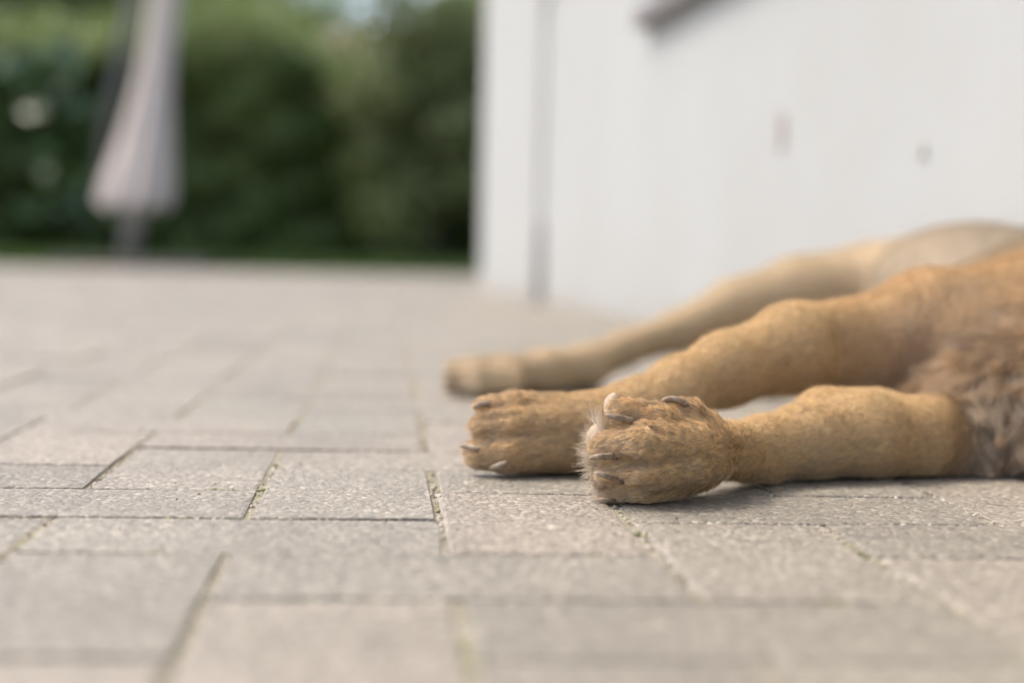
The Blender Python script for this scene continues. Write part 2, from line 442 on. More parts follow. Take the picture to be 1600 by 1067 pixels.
def patch(s, h, w, ht, seed):
    r = random.Random(seed); bm = bmesh.new(); vs = []
    for k in range(14):
        a = 2 * math.pi * k / 14; q = r.uniform(.75, 1.15)
        vs.append(bm.verts.new((s + w * math.cos(a) * q, flip * .0015, h + ht * math.sin(a) * q)))
    f = bm.faces.new(vs); ex = bmesh.ops.extrude_face_region(bm, geom=[f])
    for v in ex['geom']:
        if isinstance(v, bmesh.types.BMVert): v.co.y += flip * .0025
    o = hpart('plaster_chip', bm, MRED if seed == 1 else MRED2); return o
def wall_s_at(px):
    k = (px - 800.0) / FPX
    best = min(np.linspace(0, WLEN, 4000), key=lambda s: abs((wall_pt(s, 0) @ RH) - k * (wall_pt(s, 0) @ FH)) if wall_pt(s, 0) @ FH > .3 else 9)
    return best
for px, py, w, ht, seed in ((1213, 205, .016, .032, 1), (1432, 236, .009, .012, 2)):
    s = wall_s_at(px); q = wall_pt(s, 0); z = q @ FH
    hor = 397.4 + .0217 * (px - 800)
    patch(s, CAMH + (hor - py) * z / FPX, w, ht, seed)

# ------------------------------------------------------------------ foliage
def leaf_cloud(centers, normals, size, r, tone, aspect=.45, fold=.25):
    """one folded leaf (two quads) at each centre"""
    n = len(centers)
    d = r.normal(size=(n, 3)); d -= (d * normals).sum(1)[:, None] * normals * .7
    d /= np.linalg.norm(d, axis=1)[:, None]
    w = np.cross(d, normals); w /= np.linalg.norm(w, axis=1)[:, None] + 1e-9
    up = np.cross(w, d)
    L = size * r.uniform(.6, 1.3, n)[:, None]; W = L * aspect
    b, t = centers - d * L * .5, centers + d * L * .5
    m0 = centers - d * L * .05
    l = m0 + w * W * .5 + up * W * fold; rr = m0 - w * W * .5 + up * W * fold
    V = np.stack([b, l, t, rr], 1).reshape(-1, 3)
    k = np.arange(n)[:, None] * 4
    F = np.concatenate([k + np.array([0, 2, 1]), k + np.array([0, 3, 2])])
    return V, F, np.repeat(tone, 4)
def leaf_obj(name, V, F, T, mat, parent):
    me = mesh_quads(name, V, F, mat, False)
    me.attributes.new('tone', 'FLOAT', 'POINT').data.foreach_set('value', T.astype(np.float32))
    return link(name, me, parent)
def lumpy(p, s, seed):
    r = np.random.default_rng(seed); v = np.zeros(len(p))
    for k in range(5):
        q = r.normal(size=3) * s * (1.5 ** k); v += np.sin(p @ q + r.uniform(0, 6.28)) / (1.3 ** k)
    return v / 3
hedge = empty('hedge', Q(-2.2, 0, 12.4)); tag(hedge, 'long dark green laurel hedge behind the closed parasol', 'hedge')
hinv = -np.array(hedge.location)
def hedge_leaves(x0, x1, z0, z1, top, n, seed):
    r = np.random.default_rng(seed)
    x = r.uniform(x0, x1, n); h = top * r.uniform(0.0, 1.0, n); dep = r.random(n) ** 2.2
    base = np.stack([x, h, np.full(n, z0)], 1)
    lump = lumpy(base, 2.6, 5)
    z = z0 + .38 * lump + dep * (z1 - z0)
    htop = (h - .34 * (h / top) * np.exp(-((x + 1.05) / .42) ** 2)) * (1 + .06 * lumpy(base[:, [0, 2, 1]], 1.9, 9))
    C = x[:, None] * RH + z[:, None] * FH + np.stack([0 * x, 0 * x, htop], 1)
    N = -FH + r.normal(size=(n, 3)) * .65 + np.array([0, 0, .35])
    N /= np.linalg.norm(N, axis=1)[:, None]
    tone = np.clip(r.random(n) * .5 + .5 * lumpy(base, 1.6, 44) + .2 * lump + .2, 0, 1)
    return C, N, tone
C, N, T = hedge_leaves(-6.0, 1.6, 12.2, 13.1, 1.55, 42000, 1)
V, F, TT = leaf_cloud(C, N, .13, np.random.default_rng(2), T)
leaf_obj('foliage', V + hinv, F, TT, MHEDGE, hedge)
# big glossy leaves added and turned to mirror the sky as glints
tg2 = NT('glint_leaf'); tg2.set(Base_Color=(0.06, 0.11, 0.03, 1), Roughness=0.22); tg2.b.inputs['Specular IOR Level'].default_value = 0.8
gr = np.random.default_rng(17); gc, gn = [], []
for k in range(40):
    px, py = (gr.uniform(5, 135), gr.uniform(70, 190)) if k < 22 else ((gr.uniform(10, 140), gr.uniform(230, 350)) if k < 33 else (gr.uniform(500, 700), gr.uniform(130, 220)))
    q = P(px, py, 11.75); gc.append(q)
    v = -q / np.linalg.norm(q); sk = np.array([gr.normal() * .3 + .35, gr.normal() * .3 - .1, 1.0]); sk /= np.linalg.norm(sk)
    h = v + sk; gn.append(h / np.linalg.norm(h))
V, F, TT = leaf_cloud(np.array(gc), np.array(gn), .19, gr, np.full(40, .5), .6, .06)
leaf_obj('glint_leaves', V + hinv, F, TT, tg2.m, hedge)
# pale new shoots on top of the hedge
ng = np.random.default_rng(6); n = 15000
x = ng.uniform(-6.0, 1.6, n); z = ng.uniform(11.95, 13.2, n)
bx = np.stack([x, z, 0 * x], 1)
h = 1.50 - .42 * np.exp(-((x + 1.05) / .42) ** 2) + .26 * lumpy(bx, 1.9, 9) + ng.random(n) ** 1.5 * (.36 + .12 * lumpy(bx, 3.1, 12))
C = x[:, None] * RH + z[:, None] * FH + np.stack([0 * x, 0 * x, h], 1)
N = np.array([0, 0, 1.0]) - FH * .5 + ng.normal(size=(n, 3)) * .5; N /= np.linalg.norm(N, axis=1)[:, None]
V, F, TT = leaf_cloud(C, N, .09, ng, np.clip(ng.random(n), 0, 1))
leaf_obj('new_growth', V + hinv, F, TT, MLIGHT, hedge)
for k in range(13):
    b = Q(-5.7 + k * .6, 0, 12.75) + hinv; r = random.Random(k)
    pts = [b + np.array([r.uniform(-.08, .08) * i, r.uniform(-.08, .08) * i, .35 * i - .06]) for i in range(5)]
    pv, pf = tube(pts, [.035, .03, .024, .018, .01], 7); link('stem', mesh_np('stem', pv, pf, MBARK), hedge)

def blob_plant(name, base, clumps, n, leaf, mat, label, cat, seed, trunk_h, group=None, trunk_r=.06):
    """tree or shrub: a trunk with limbs reaching into leaf clumps (centre, radius) above base"""
    r = np.random.default_rng(seed); o = empty(name, base); tag(o, label, cat, group)
    pv, pf = tube([(0, 0, -.06), (.02, .01, trunk_h * .5), (0, .03, trunk_h)], [trunk_r, trunk_r * .8, trunk_r * .65], 9)
    V0, F0 = list(pv), list(pf)
    for c, rad in clumps:
        c = np.array(c); mid = np.array([0, .03, trunk_h]) * .5 + c * .5 + np.array([0, 0, -.1 * rad])
        q, f = tube([(0, .03, trunk_h * .8), mid, c, c + np.array([0, 0, rad * .6])], [trunk_r * .5, trunk_r * .33, trunk_r * .2, .006], 6)
        k = len(V0); V0 += list(q); F0 += [tuple(a + k for a in g) for g in f]
    link('trunk', mesh_np('trunk', V0, F0, MBARK), o)
    vol = np.array([rad ** 2.3 for c, rad in clumps]); vol = vol / vol.sum()
    Cs, Ns = [], []
    for (c, rad), w in zip(clumps, vol):
        m = int(n * w); d = r.normal(size=(m, 3)); d /= np.linalg.norm(d, axis=1)[:, None]
        rr = rad * (r.random(m) ** .42) * (1 + .22 * lumpy(d, 3.0, seed + 3))
        Cs.append(np.array(c) + d * rr[:, None] * np.array([1, 1, .82])); nn = d + r.normal(size=(m, 3)) * .6
        Ns.append(nn / np.linalg.norm(nn, axis=1)[:, None])
    C, N = np.concatenate(Cs), np.concatenate(Ns)
    T = np.clip(.5 * r.random(len(C)) + .25 + .3 * lumpy(C, 2.0, seed + 1), 0, 1)
    keep = C[:, 2] > .03
    V, F, TT = leaf_cloud(C[keep], N[keep], leaf, r, T[keep])
    leaf_obj('crown', V, F, TT, mat, o); return o
def clump_set(seed, n, sx, sy, z0, z1, r0, r1):
    r = random.Random(seed)
    return [((r.uniform(-sx, sx), r.uniform(-sy, sy), r.uniform(z0, z1)), r.uniform(r0, r1)) for _ in range(n)]
blob_plant('shrub', Q(-.55, 0, 11.85), clump_set(4, 10, .42, .2, .3, .9, .25, .4) + clump_set(5, 14, .45, .2, 1.0, 1.85, .25, .42), 10000, .085, MSHRUB,
           'pale grey-green bushy shrub at the white house corner', 'shrub', 31, .5, trunk_r=.04)
trees = [('tree', Q(-5.3, 0, 16.0), clump_set(11, 11, 1.4, .8, 1.9, 3.6, .7, 1.1), 9000, .15, 'light green tree rising behind the far end of the hedge'),
         ('tree', Q(-3.1, 0, 17.0), clump_set(12, 11, 1.3, .8, 1.8, 3.4, .7, 1.1), 9000, .15, 'light green tree rising behind the closed parasol'),
         ('tree', Q(-3.75, 0, 20.5), clump_set(13, 8, .8, .7, 1.6, 2.9, .55, .8), 6000, .15, 'small light green tree beside the pinkish distant cottage'),
         ('tree', Q(-.42, 0, 19.0), clump_set(14, 9, .3, .7, 1.7, 2.9, .4, .55), 6000, .14, 'yellow green tree between the cottage and the white house')]
for k, (nm, b, cl, n, lf, lab) in enumerate(trees):
    blob_plant(nm, b, cl, n, lf, MLIGHT, lab, 'tree', 50 + k, 1.6, 'trees behind the hedge', .11)

# distant cottage with a tiled roof
cot = empty('cottage', Q(-2.1, 0, 24.0), (0, 0, -YAW + .15)); tag(cot, 'distant cottage with pinkish tiled roof behind the hedge', 'cottage')
MCW = mat_plain('cottage_render', (0.40, 0.31, 0.26), 0.9)
MCR = mat_plain('cottage_tile', (0.38, 0.26, 0.20), 0.85, var=.2, scale=6)
link('wall', bm_mesh('wall', box_bm(2.8, 4.0, 2.6, 0, 2.0, 1.3), MCW), cot)
rbm = bmesh.new(); A = [(-1.6, -.35, 2.5), (1.6, -.35, 2.5), (1.6, 2.0, 3.6), (-1.6, 2.0, 3.6), (1.6, 4.35, 2.5), (-1.6, 4.35, 2.5)]
vs = [rbm.verts.new(a) for a in A]
for f in ((0, 1, 2, 3), (3, 2, 4, 5), (0, 3, 5), (1, 4, 2), (0, 5, 4, 1)): rbm.faces.new([vs[i] for i in f])
link('roof', bm_mesh('roof', rbm, MCR), cot)
for x in (-.75, .75):
    w = link('window', bm_mesh('window', box_bm(.9, .06, 1.1, x, -.02, 1.7), MFRAME), cot)
    link('pane', bm_mesh('pane', box_bm(.74, .02, .94, x, -.055, 1.7), MGLASS), w)

# grass strip along the patio edge
r = np.random.default_rng(8); n = 16000
x = r.uniform(-6.0, 1.2, n); z = PATIO_END + .06 + r.random(n) * 1.5
B = x[:, None] * RH + z[:, None] * FH + np.array([0, 0, -.03])
hgt = r.uniform(.08, .15, n)
w = np.stack([r.normal(size=n), r.normal(size=n), 0 * x], 1); w /= np.linalg.norm(w, axis=1)[:, None]
lean = np.stack([r.normal(size=n) * .03, r.normal(size=n) * .03, hgt], 1)
V = np.stack([B - w * .009, B + w * .009, B + lean], 1).reshape(-1, 3)
me = mesh_quads('grass', V, np.arange(3 * n).reshape(-1, 3), MGRASS, False)
me.attributes.new('tone', 'FLOAT', 'POINT').data.foreach_set('value', np.repeat(r.random(n), 3).astype(np.float32))
tag(link('grass', me), 'strip of short green grass along the patio edge', 'grass', kind='stuff')

# ------------------------------------------------------------------ closed parasol
par = empty('parasol', Q(-2.555, 0, 11.0), (0, 0, -YAW)); tag(par, 'closed off-white parasol on a grey pole in front of the hedge', 'parasol')
lean = math.tan(math.radians(3.2))
pv, pf = tube([(lean * h + (.13 * (h - .4) / 2.0 + .05 if h > .4 else 0), 0, h) for h in (0.03, .6, 1.4, 2.4)], [.066] * 4, 14); link('pole', mesh_np('pole', pv, pf, MPOLE), par)
V, F = [], []
NA, NH = 64, 26
for i in range(NH):
    u = i / (NH - 1); h = .40 + u * 2.0
    rad = .170 * (1 - u) ** .85 + .05 if u < .995 else .012
    rad = rad * (1 - .10 * math.exp(-(u / .05) ** 2)) - .10 * math.sin(math.pi * min(1, u * 1.25)) * .55
    cx = lean * h + .05 + .13 * u
    for k in range(NA):
        a = 2 * math.pi * k / NA
        pleat = 1 + .16 * (1 - u * .6) * math.sin(8 * a + .6 * math.sin(3 * u)) + .05 * math.sin(5 * a + 2)
        sk = 1.0 + .22 * (1 - u) * max(0, -math.cos(a))
        V.append((cx + rad * pleat * sk * math.cos(a), rad * pleat * math.sin(a) * .9, h + (.03 * math.sin(8 * a) if i == 0 else 0)))
for i in range(NH - 1):
    for k in range(NA): F.append((i * NA + k, i * NA + (k + 1) % NA, (i + 1) * NA + (k + 1) % NA, (i + 1) * NA + k))
can = link('canopy', mesh_np('canopy', V, F, MFAB), par)
pv, pf = tube([(lean * 2.4 + .18, 0, h) for h in (2.36, 2.44, 2.5)], [.05, .05, .015], 12); link('finial', mesh_np('finial', pv, pf, MPOLE), par)
pv, pf = tube([(.08, .05, .50), (-.22, .20, .56), (-.20, .20, .9), (.06, .16, 2.15)], [.05] * 4, 4); link('side_strut', mesh_np('side_strut', pv, pf, MDARK), par)
for k, (x, y) in enumerate(((-.24, -.24), (.26, -.24), (-.24, .26), (.26, .26))):
    link('base_slab', bm_mesh('base_slab', box_bm(.48, .48, .045, x + .1, y, .026, .006), MSLAB), par)

# ------------------------------------------------------------------ dog: one continuous surface from a blended distance field
class Field:
    def __init__(s, xs, ys, zs):
        s.x, s.y, s.z = xs, ys, zs
        s.D = np.full((len(xs), len(ys), len(zs)), 0.06, np.float32)
    def sl(s, lo, hi):
        r = []
        for ax, a, b in zip((s.x, s.y, s.z), lo, hi):
            i0, i1 = np.searchsorted(ax, a), np.searchsorted(ax, b)
            if i1 <= i0: return None
            r.append(slice(i0, i1))
        return tuple(r)
    def pts(s, sl):
        return np.stack(np.meshgrid(s.x[sl[0]], s.y[sl[1]], s.z[sl[2]], indexing='ij'), -1).astype(np.float32)
    def blend(s, sl, d, k, cut=False):
        A = s.D[sl]
        if cut:
            d = -d; h = np.clip(.5 + .5 * (d - A) / k, 0, 1); s.D[sl] = A * (1 - h) + d * h + k * h * (1 - h)
        else:
            h = np.clip(.5 + .5 * (A - d) / k, 0, 1); s.D[sl] = A * (1 - h) + d * h - k * h * (1 - h)
    def cone(s, a, b, ra, rb, k=.008, cut=False):
        a, b = np.array(a, np.float32), np.array(b, np.float32); m = .028 if not cut else .006
        R = max(ra, rb) + m + k
        sl = s.sl(np.minimum(a, b) - R, np.maximum(a, b) + R)
        if sl is None: return
        p = s.pts(sl) - a; ab = b - a
        t = np.clip((p @ ab) / max(float(ab @ ab), 1e-9), 0, 1)
        d = np.sqrt(((p - t[..., None] * ab) ** 2).sum(-1)) - (ra + t * (rb - ra))
        s.blend(sl, d, k, cut)
    def ell(s, c, ax, rad, k=.01):
        """ax: 3x3 rows are the axes"""
        c = np.array(c, np.float32); ax = np.array(ax, np.float32); rad = np.array(rad, np.float32)
        R = np.sqrt(((ax * rad[:, None]) ** 2).sum(0)) + .03 + k
        sl = s.sl(c - R, c + R)
        if sl is None: return
        p = (s.pts(sl) - c) @ ax.T
        k0 = np.sqrt(((p / rad) ** 2).sum(-1)); k1 = np.sqrt(((p / rad ** 2) ** 2).sum(-1))
        s.blend(sl, k0 * (k0 - 1) / np.maximum(k1, 1e-6), k)
    def surface(s):
        """naive surface nets"""
        S = s.D < 0
        n = np.zeros(tuple(q - 1 for q in S.shape), np.uint8)
        for i in (0, 1):
            for j in (0, 1):
                for k in (0, 1): n += S[i:S.shape[0] - 1 + i, j:S.shape[1] - 1 + j, k:S.shape[2] - 1 + k]
        act = (n > 0) & (n < 8); idx = np.argwhere(act)
        num = np.full(act.shape, -1, np.int32); num[act] = np.arange(len(idx))
        acc = np.zeros((len(idx), 3)); cnt = np.zeros(len(idx)); axs = (s.x, s.y, s.z)
        for ax in range(3):
            o = [q for q in range(3) if q != ax]
            for u in (0, 1):
                for v in (0, 1):
                    c0 = idx.copy(); c0[:, o[0]] += u; c0[:, o[1]] += v; c1 = c0.copy(); c1[:, ax] += 1
                    d0 = s.D[tuple(c0.T)].astype(float); d1 = s.D[tuple(c1.T)].astype(float)
                    w = (d0 < 0) != (d1 < 0); t = np.where(w, d0 / np.where(w, d0 - d1, 1), 0)
                    pt = np.zeros((len(idx), 3))
                    for q in range(3):
                        if q == ax: pt[:, q] = axs[q][c0[:, q]] * (1 - t) + axs[q][c1[:, q]] * t
                        else: pt[:, q] = axs[q][c0[:, q]]
                    acc[w] += pt[w]; cnt[w] += 1
        V = acc / cnt[:, None]; F = []
        for ax in range(3):
            o = [(ax + 1) % 3, (ax + 2) % 3]
            a = [slice(None)] * 3; b = [slice(None)] * 3; a[ax] = slice(0, -1); b[ax] = slice(1, None)
            ch = S[tuple(a)] != S[tuple(b)]
            e = np.argwhere(ch); e = e[(e[:, o[0]] > 0) & (e[:, o[1]] > 0) & (e[:, o[0]] < S.shape[o[0]] - 1) & (e[:, o[1]] < S.shape[o[1]] - 1)]
            q = []
            for du, dv in ((-1, -1), (0, -1), (0, 0), (-1, 0)):
                c = e.copy(); c[:, o[0]] += du; c[:, o[1]] += dv; q.append(num[tuple(c.T)])
            q = np.stack(q, 1); ins = S[tuple(e.T)]
            q[~ins] = q[~ins][:, ::-1]; F.append(q)
        return V, np.concatenate(F)
def axis(segs):
    out = []
    for a, b, st in segs: out.append(np.arange(a, b, st))
    return np.unique(np.round(np.concatenate(out), 6))

BONES = []      # (a, b, ra, rb, kind): also drive how the coat lies
def chain(FD, pts, kind, k=.010):
    """pts: (px, py, z, radius in picture px at that distance)"""
    w = [(P(x, y, z), r * z / FPX) for x, y, z, r in pts]
    for (a, ra), (b, rb_) in zip(w[:-1], w[1:]):
        FD.cone(a, b, ra, rb_, k); BONES.append((a, b, ra, rb_, kind))
CAMAX = np.stack([CR, CU, CF])
ca, sa = math.cos(.12), math.sin(.12)
WAX = np.stack([RH, np.array([0, 0, 1.0]), FH])
FD = Field(axis([(-.16, -.05, .003), (-.05, .14, .0013), (.14, .34, .0022), (.34, 1.05, .007)]),
           axis([(.48, .86, .007), (.86, 1.10, .0013), (1.10, 1.32, .0028), (1.32, 2.35, .006)]),
           axis([(-.006, .075, .0013), (.075, .13, .0022), (.13, .26, .005)]))
# torso, neck, head and the far limbs
TOR = [(Q(.50, .088, 1.40), (.135, .082, .22), 'body'), (Q(.49, .082, 1.66), (.115, .078, .20), 'body'),
       (Q(.475, .112, 1.72), (.105, .068, .135), 'hip'), (Q(.50, .09, 1.86), (.10, .085, .10), 'hip')]
for c, rad, kind in TOR:
    FD.ell(c, WAX, rad, .03); BONES.append((c + FH * rad[2] * .4, c - FH * rad[2] * .4, min(rad[0], rad[1]), min(rad[0], rad[1]), kind))
FD.ell(P(1655, 648, 1.165), WAX, (.090, .056, .095), .012); BONES.append((P(1600, 580, 1.15), P(1590, 700, 1.13), .058, .058, 'chest')); BONES.append((P(1660, 560, 1.18), P(1660, 690, 1.15), .07, .07, 'chest'))
def qchain(pts, kind, k=.02):
    for (a, ra), (b, rb_) in zip(pts[:-1], pts[1:]):
        FD.cone(a, b, ra, rb_, k); BONES.append((a, b, ra, rb_, kind))
qchain([(Q(.50, .085, 1.22), .082), (Q(.53, .078, 1.02), .066), (Q(.56, .07, .88), .062)], 'body', .03)
qchain([(Q(.56, .066, .86), .060), (Q(.52, .055, .77), .045), (Q(.47, .042, .68), .030), (Q(.45, .038, .645), .026)], 'body', .02)
FD.ell(Q(.615, .10, .83), np.stack([(RH * .8 + FH * .6), np.array([0, 0, 1.0]), (-RH * .6 + FH * .8)]), (.022, .045, .05), .008)
qchain([(Q(.52, .08, 1.94), .03), (Q(.56, .035, 2.08), .022), (Q(.53, .018, 2.25), .013)], 'body', .015)
# lower hind leg, folded under
qchain([(Q(.46, .05, 1.75), .05), (Q(.36, .035, 1.82), .034), (Q(.28, .023, 1.80), .021), (Q(.245, .022, 1.72), .020)], 'far', .015)
for dx in (-.016, -.005, .006, .017):
    qchain([(Q(.245 + dx * .6, .021, 1.715), .013), (Q(.238 + dx, .017, 1.675), .0105), (Q(.236 + dx, .013, 1.655), .0085)], 'far', .004)
# upper hind leg
chain(FD, [(735, 593, 1.63, 20), (780, 588, 1.645, 29), (850, 581, 1.68, 31), (915, 573, 1.72, 31), (975, 545, 1.76, 24),
           (1060, 517, 1.80, 29), (1150, 482, 1.83, 43), (1250, 458, 1.85, 55), (1360, 445, 1.85, 62), (1500, 430, 1.78, 75)], 'far', .012)
for y0, y1, z in ((576, 574, 1.63), (589, 588, 1.605), (601, 604, 1.60)):
    chain(FD, [(800, y0, z + .02, 17), (745, y1 - 2, z, 14), (708, y1, z + .004, 12)], 'far', .004)
# upper foreleg with its paw
chain(FD, [(925, 674, 1.075, 60), (1000, 648, 1.095, 50), (1065, 608, 1.115, 45), (1135, 577, 1.145, 51), (1240, 544, 1.185, 64), (1312, 538, 1.21, 65)], 'upper', .012)
FD.ell(P(870, 680, 1.068), CAMAX, (.038, .0245, .026), .010); BONES.append((P(920, 678, 1.068), P(840, 678, 1.06), .024, .024, 'upper'))
for t in ([(880, 647, 1.068, 30), (805, 632, 1.055, 19), (760, 635, 1.056, 15)],
          [(880, 665, 1.055, 32), (802, 662, 1.045, 25), (757, 666, 1.046, 21)],
          [(880, 698, 1.055, 34), (795, 706, 1.042, 30), (752, 707, 1.044, 25)],
          [(880, 716, 1.065, 26), (815, 722, 1.052, 18), (788, 726, 1.052, 13)]):
    chain(FD, t, 'toe', .0030)
for a, b in (((735, 650, 1.040), (818, 645, 1.036)), ((730, 686, 1.036), (838, 679, 1.029))):
    FD.cone(P(*a), P(*b), .0054, .0020, .0022, True)
chain(FD, [(1348, 540, 1.225, 70), (1450, 508, 1.265, 80), (1600, 505, 1.31, 98), (1760, 510, 1.36, 115)], 'arm', .014)
FD.cone(P(1316, 496, 1.170), P(1330, 596, 1.174), .0045, .0065, .008, True)      # elbow fold
# lower foreleg with the paw in focus
chain(FD, [(1105, 700, .975, 46), (1145, 704, 1.005, 37), (1195, 700, 1.035, 44), (1270, 688, 1.055, 52), (1350, 680, 1.075, 64), (1430, 690, 1.10, 62), (1540, 690, 1.15, 70)], 'lower', .010)
chain(FD, [(1205, 672, 1.055, 16), (1285, 650, 1.085, 36), (1370, 654, 1.11, 44)], 'lower', .010)
chain(FD, [(1392, 566, 1.235, 56), (1480, 560, 1.25, 88), (1600, 560, 1.27, 110)], 'arm', .012)
chain(FD, [(1170, 727, 1.02, 22), (1195, 734, 1.03, 18)], 'lower', .010)      # carpal pad
FD.ell(P(1074, 706, .962), CAMAX, (.026, .0232, .021), .008); BONES.append((P(1110, 698, .965), P(1010, 702, .95), .024, .024, 'paw'))
for t in ([(1095, 686, .960, 28), (1032, 658, .946, 24), (974, 642, .944, 21)],
          [(1085, 694, .945, 32), (1005, 692, .927, 31), (950, 699, .934, 25)],
          [(1080, 725, .945, 32), (1005, 738, .929, 27), (956, 746, .934, 20)],
          [(1070, 748, .955, 26), (1005, 770, .939, 21), (956, 778, .941, 14)]):
    chain(FD, t, 'toe', .0034)
for a, b in (((938, 666, .933), (1042, 676, .921)), ((930, 727, .925), (1036, 719, .918)), ((935, 763, .932), (1024, 756, .923))):
    FD.cone(P(*a), P(*b), .0060, .0028, .0020, True)
chain(FD, [(1108, 662, .968, 15), (1085, 641, .958, 12), (1066, 631, .955, 9)], 'paw', .004)   # dewclaw toe
# rest on the ground
zz = FD.z[None, None, :].astype(np.float32)
FD.D = np.maximum(FD.D, (.0012 - zz))
DV, DF = FD.surface()
del FD

# coat colour and lie of the hair
def smooth_noise(p, s, seed): return lumpy(p, s, seed)
KCOL = {'paw': (.63, .435, .215), 'toe': (.61, .42, .205), 'lower': (.71, .52, .285), 'upper': (.67, .49, .265), 'arm': (.58, .39, .20), 'body': (.42, .345, .25),
        'hip': (.43, .355, .26), 'far': (.58, .455, .29), 'chest': (.44, .29, .15)}  # tan pigment; body and hip greyed to paint in the light from above
KNAMES = list(KCOL); KARR = np.array([KCOL[k] for k in KNAMES])
def bone_info(p):
    """nearest bone kind (soft) and growth direction for points p"""
    n = len(p); W = np.zeros((n, len(KNAMES))); G = np.zeros((n, 3)); best = np.full(n, 9.0); kind = np.zeros(n, int)
    for a, b, ra, rb_, k in BONES:
        ab = b - a; t = np.clip(((p - a) @ ab) / max(ab @ ab, 1e-9), 0, 1)
        d = np.linalg.norm(p - a - t[:, None] * ab, axis=1) - (ra + t * (rb_ - ra))
        w = np.exp(-np.clip(d, -.02, .2) / .006) + 1e-12; W[:, KNAMES.index(k)] += np.exp(-np.clip(d, -.02, .2) / (.012 if k in ('body', 'hip', 'far', 'arm') else .006)) + 1e-12
        g = ab / np.linalg.norm(ab)
        if k in ('upper', 'far', 'lower', 'arm', 'toe') : g = -g if (ab @ RH) > 0 else g
        G += w[:, None] * g
        m = d < best; best[m] = d[m]; kind[m] = KNAMES.index(k)
    W /= W.sum(1)[:, None]
    return W, G, kind
def coat_color(p, W):
    c = W @ KARR
    v = lumpy(p, 22.0, 77)[:, None] * .09
    c = c * (1 + v)
    return np.clip(c, 0.01, .9)
dm = mesh_quads('body', DV, DF, MSKIN)
Wv, Gv, Kv = bone_info(DV)
colv = coat_color(DV, Wv)
dm.attributes.new('coat', 'FLOAT_COLOR', 'POINT').data.foreach_set('color', np.concatenate([colv, np.ones((len(DV), 1))], 1).astype(np.float32).ravel())
dog = empty('dog', Q(.48, 0, 1.4)); tag(dog, 'tan dog lying on its side with legs stretched over the paving', 'dog')
body = link('body', dm, dog); body.location = -np.array(dog.location)
BODY_OFF = -np.array(dog.location)

# hair
q0, q1, q2, q3 = (DV[DF[:, k]] for k in range(4))
FC = (q0 + q1 + q2 + q3) / 4
fn = np.cross(q2 - q0, q3 - q1); FA = np.linalg.norm(fn, axis=1) / 2; fn /= (2 * FA[:, None] + 1e-12)
VN = np.zeros_like(DV)
for k in range(4): np.add.at(VN, DF[:, k], fn * FA[:, None])
VN /= np.linalg.norm(VN, axis=1)[:, None] + 1e-12
Wf, Gf, Kf = bone_info(FC)
DENS = {'toe': 1.9e6, 'paw': 1.9e6, 'lower': 2.2e6, 'upper': 1.9e6, 'arm': .7e6, 'body': .22e6, 'hip': .25e6, 'far': .4e6, 'chest': 1.0e6}
LEN = {'toe': .0062, 'paw': .0072, 'lower': .0072, 'upper': .0070, 'arm': .0105, 'body': .014, 'hip': .011, 'far': .0075, 'chest': .030}
RAD = {'toe': .000110, 'paw': .000110, 'lower': .000090, 'upper': .000080, 'arm': .00011, 'body': .00022, 'hip': .0002, 'far': .00017, 'chest': .00009}
dA = np.array([DENS[k] for k in KNAMES]); lA = np.array([LEN[k] for k in KNAMES]); rA = np.array([RAD[k] for k in KNAMES])
def roots(sel_faces, dens):
    lam = FA[sel_faces] * dens; cnt = RNG.poisson(lam); f = np.repeat(sel_faces, cnt); n = len(f)
    a, b = RNG.random(n)[:, None], RNG.random(n)[:, None]
    p = (q0[f] * (1 - a) + q1[f] * a) * (1 - b) + (q3[f] * (1 - a) + q2[f] * a) * b
    nn = (VN[DF[f, 0]] * (1 - a) + VN[DF[f, 1]] * a) * (1 - b) + (VN[DF[f, 3]] * (1 - a) + VN[DF[f, 2]] * a) * b
    return f, p, nn / (np.linalg.norm(nn, axis=1)[:, None] + 1e-9)
def make_hair(name, pts, rad, col):
    """pts (n, m, 3) strands"""
    n, m, _ = pts.shape
    pts = pts.copy(); pts[:, :, 2] = np.maximum(pts[:, :, 2], .0016)
    cu = bpy.data.hair_curves.new(name); cu.add_curves([m] * n)
    cu.attributes['position'].data.foreach_set('vector', np.ascontiguousarray(pts + BODY_OFF, np.float32).ravel())
    at = cu.attributes.get('radius') or cu.attributes.new('radius', 'FLOAT', 'POINT')
    prof = np.linspace(1, .25, m)[None, :] * rad[:, None]
    at.data.foreach_set('value', prof.astype(np.float32).ravel())
    c = cu.attributes.new('coat', 'FLOAT_COLOR', 'CURVE')
    c.data.foreach_set('color', np.concatenate([col, np.ones((n, 1))], 1).astype(np.float32).ravel())
    cu.materials.append(MFUR)
    return tag(link(name, cu, dog), kind='stuff')
def strands(p, nn, g, L, lift, m=5, wob=.18):
    g = g - (g * nn).sum(1)[:, None] * nn; g /= np.linalg.norm(g, axis=1)[:, None] + 1e-9
    sw = lumpy(p, 24.0, 5)[:, None] * .22; side = np.cross(nn, g)
    g = g + side * sw + RNG.normal(size=g.shape) * wob; g /= np.linalg.norm(g, axis=1)[:, None]
    t = np.linspace(0, 1, m)[None, :, None]
    up = nn * lift[:, None]
    d = (g + up); d /= np.linalg.norm(d, axis=1)[:, None]
    return p[:, None, :] - nn[:, None, :] * .0004 + L[:, None, None] * (t * d[:, None, :] - .38 * t ** 2 * up[:, None, :] * .9)
nf = np.arange(len(FC))
above = FC[:, 2] > .0025
ccol = lambda p, W, n: np.clip(coat_color(p, W) * (RNG.uniform(.32, 1.50, (n, 1))) * (1 + RNG.normal(size=(n, 3)) * .03), .01, .95)
chestW = Wf[:, KNAMES.index('chest')]
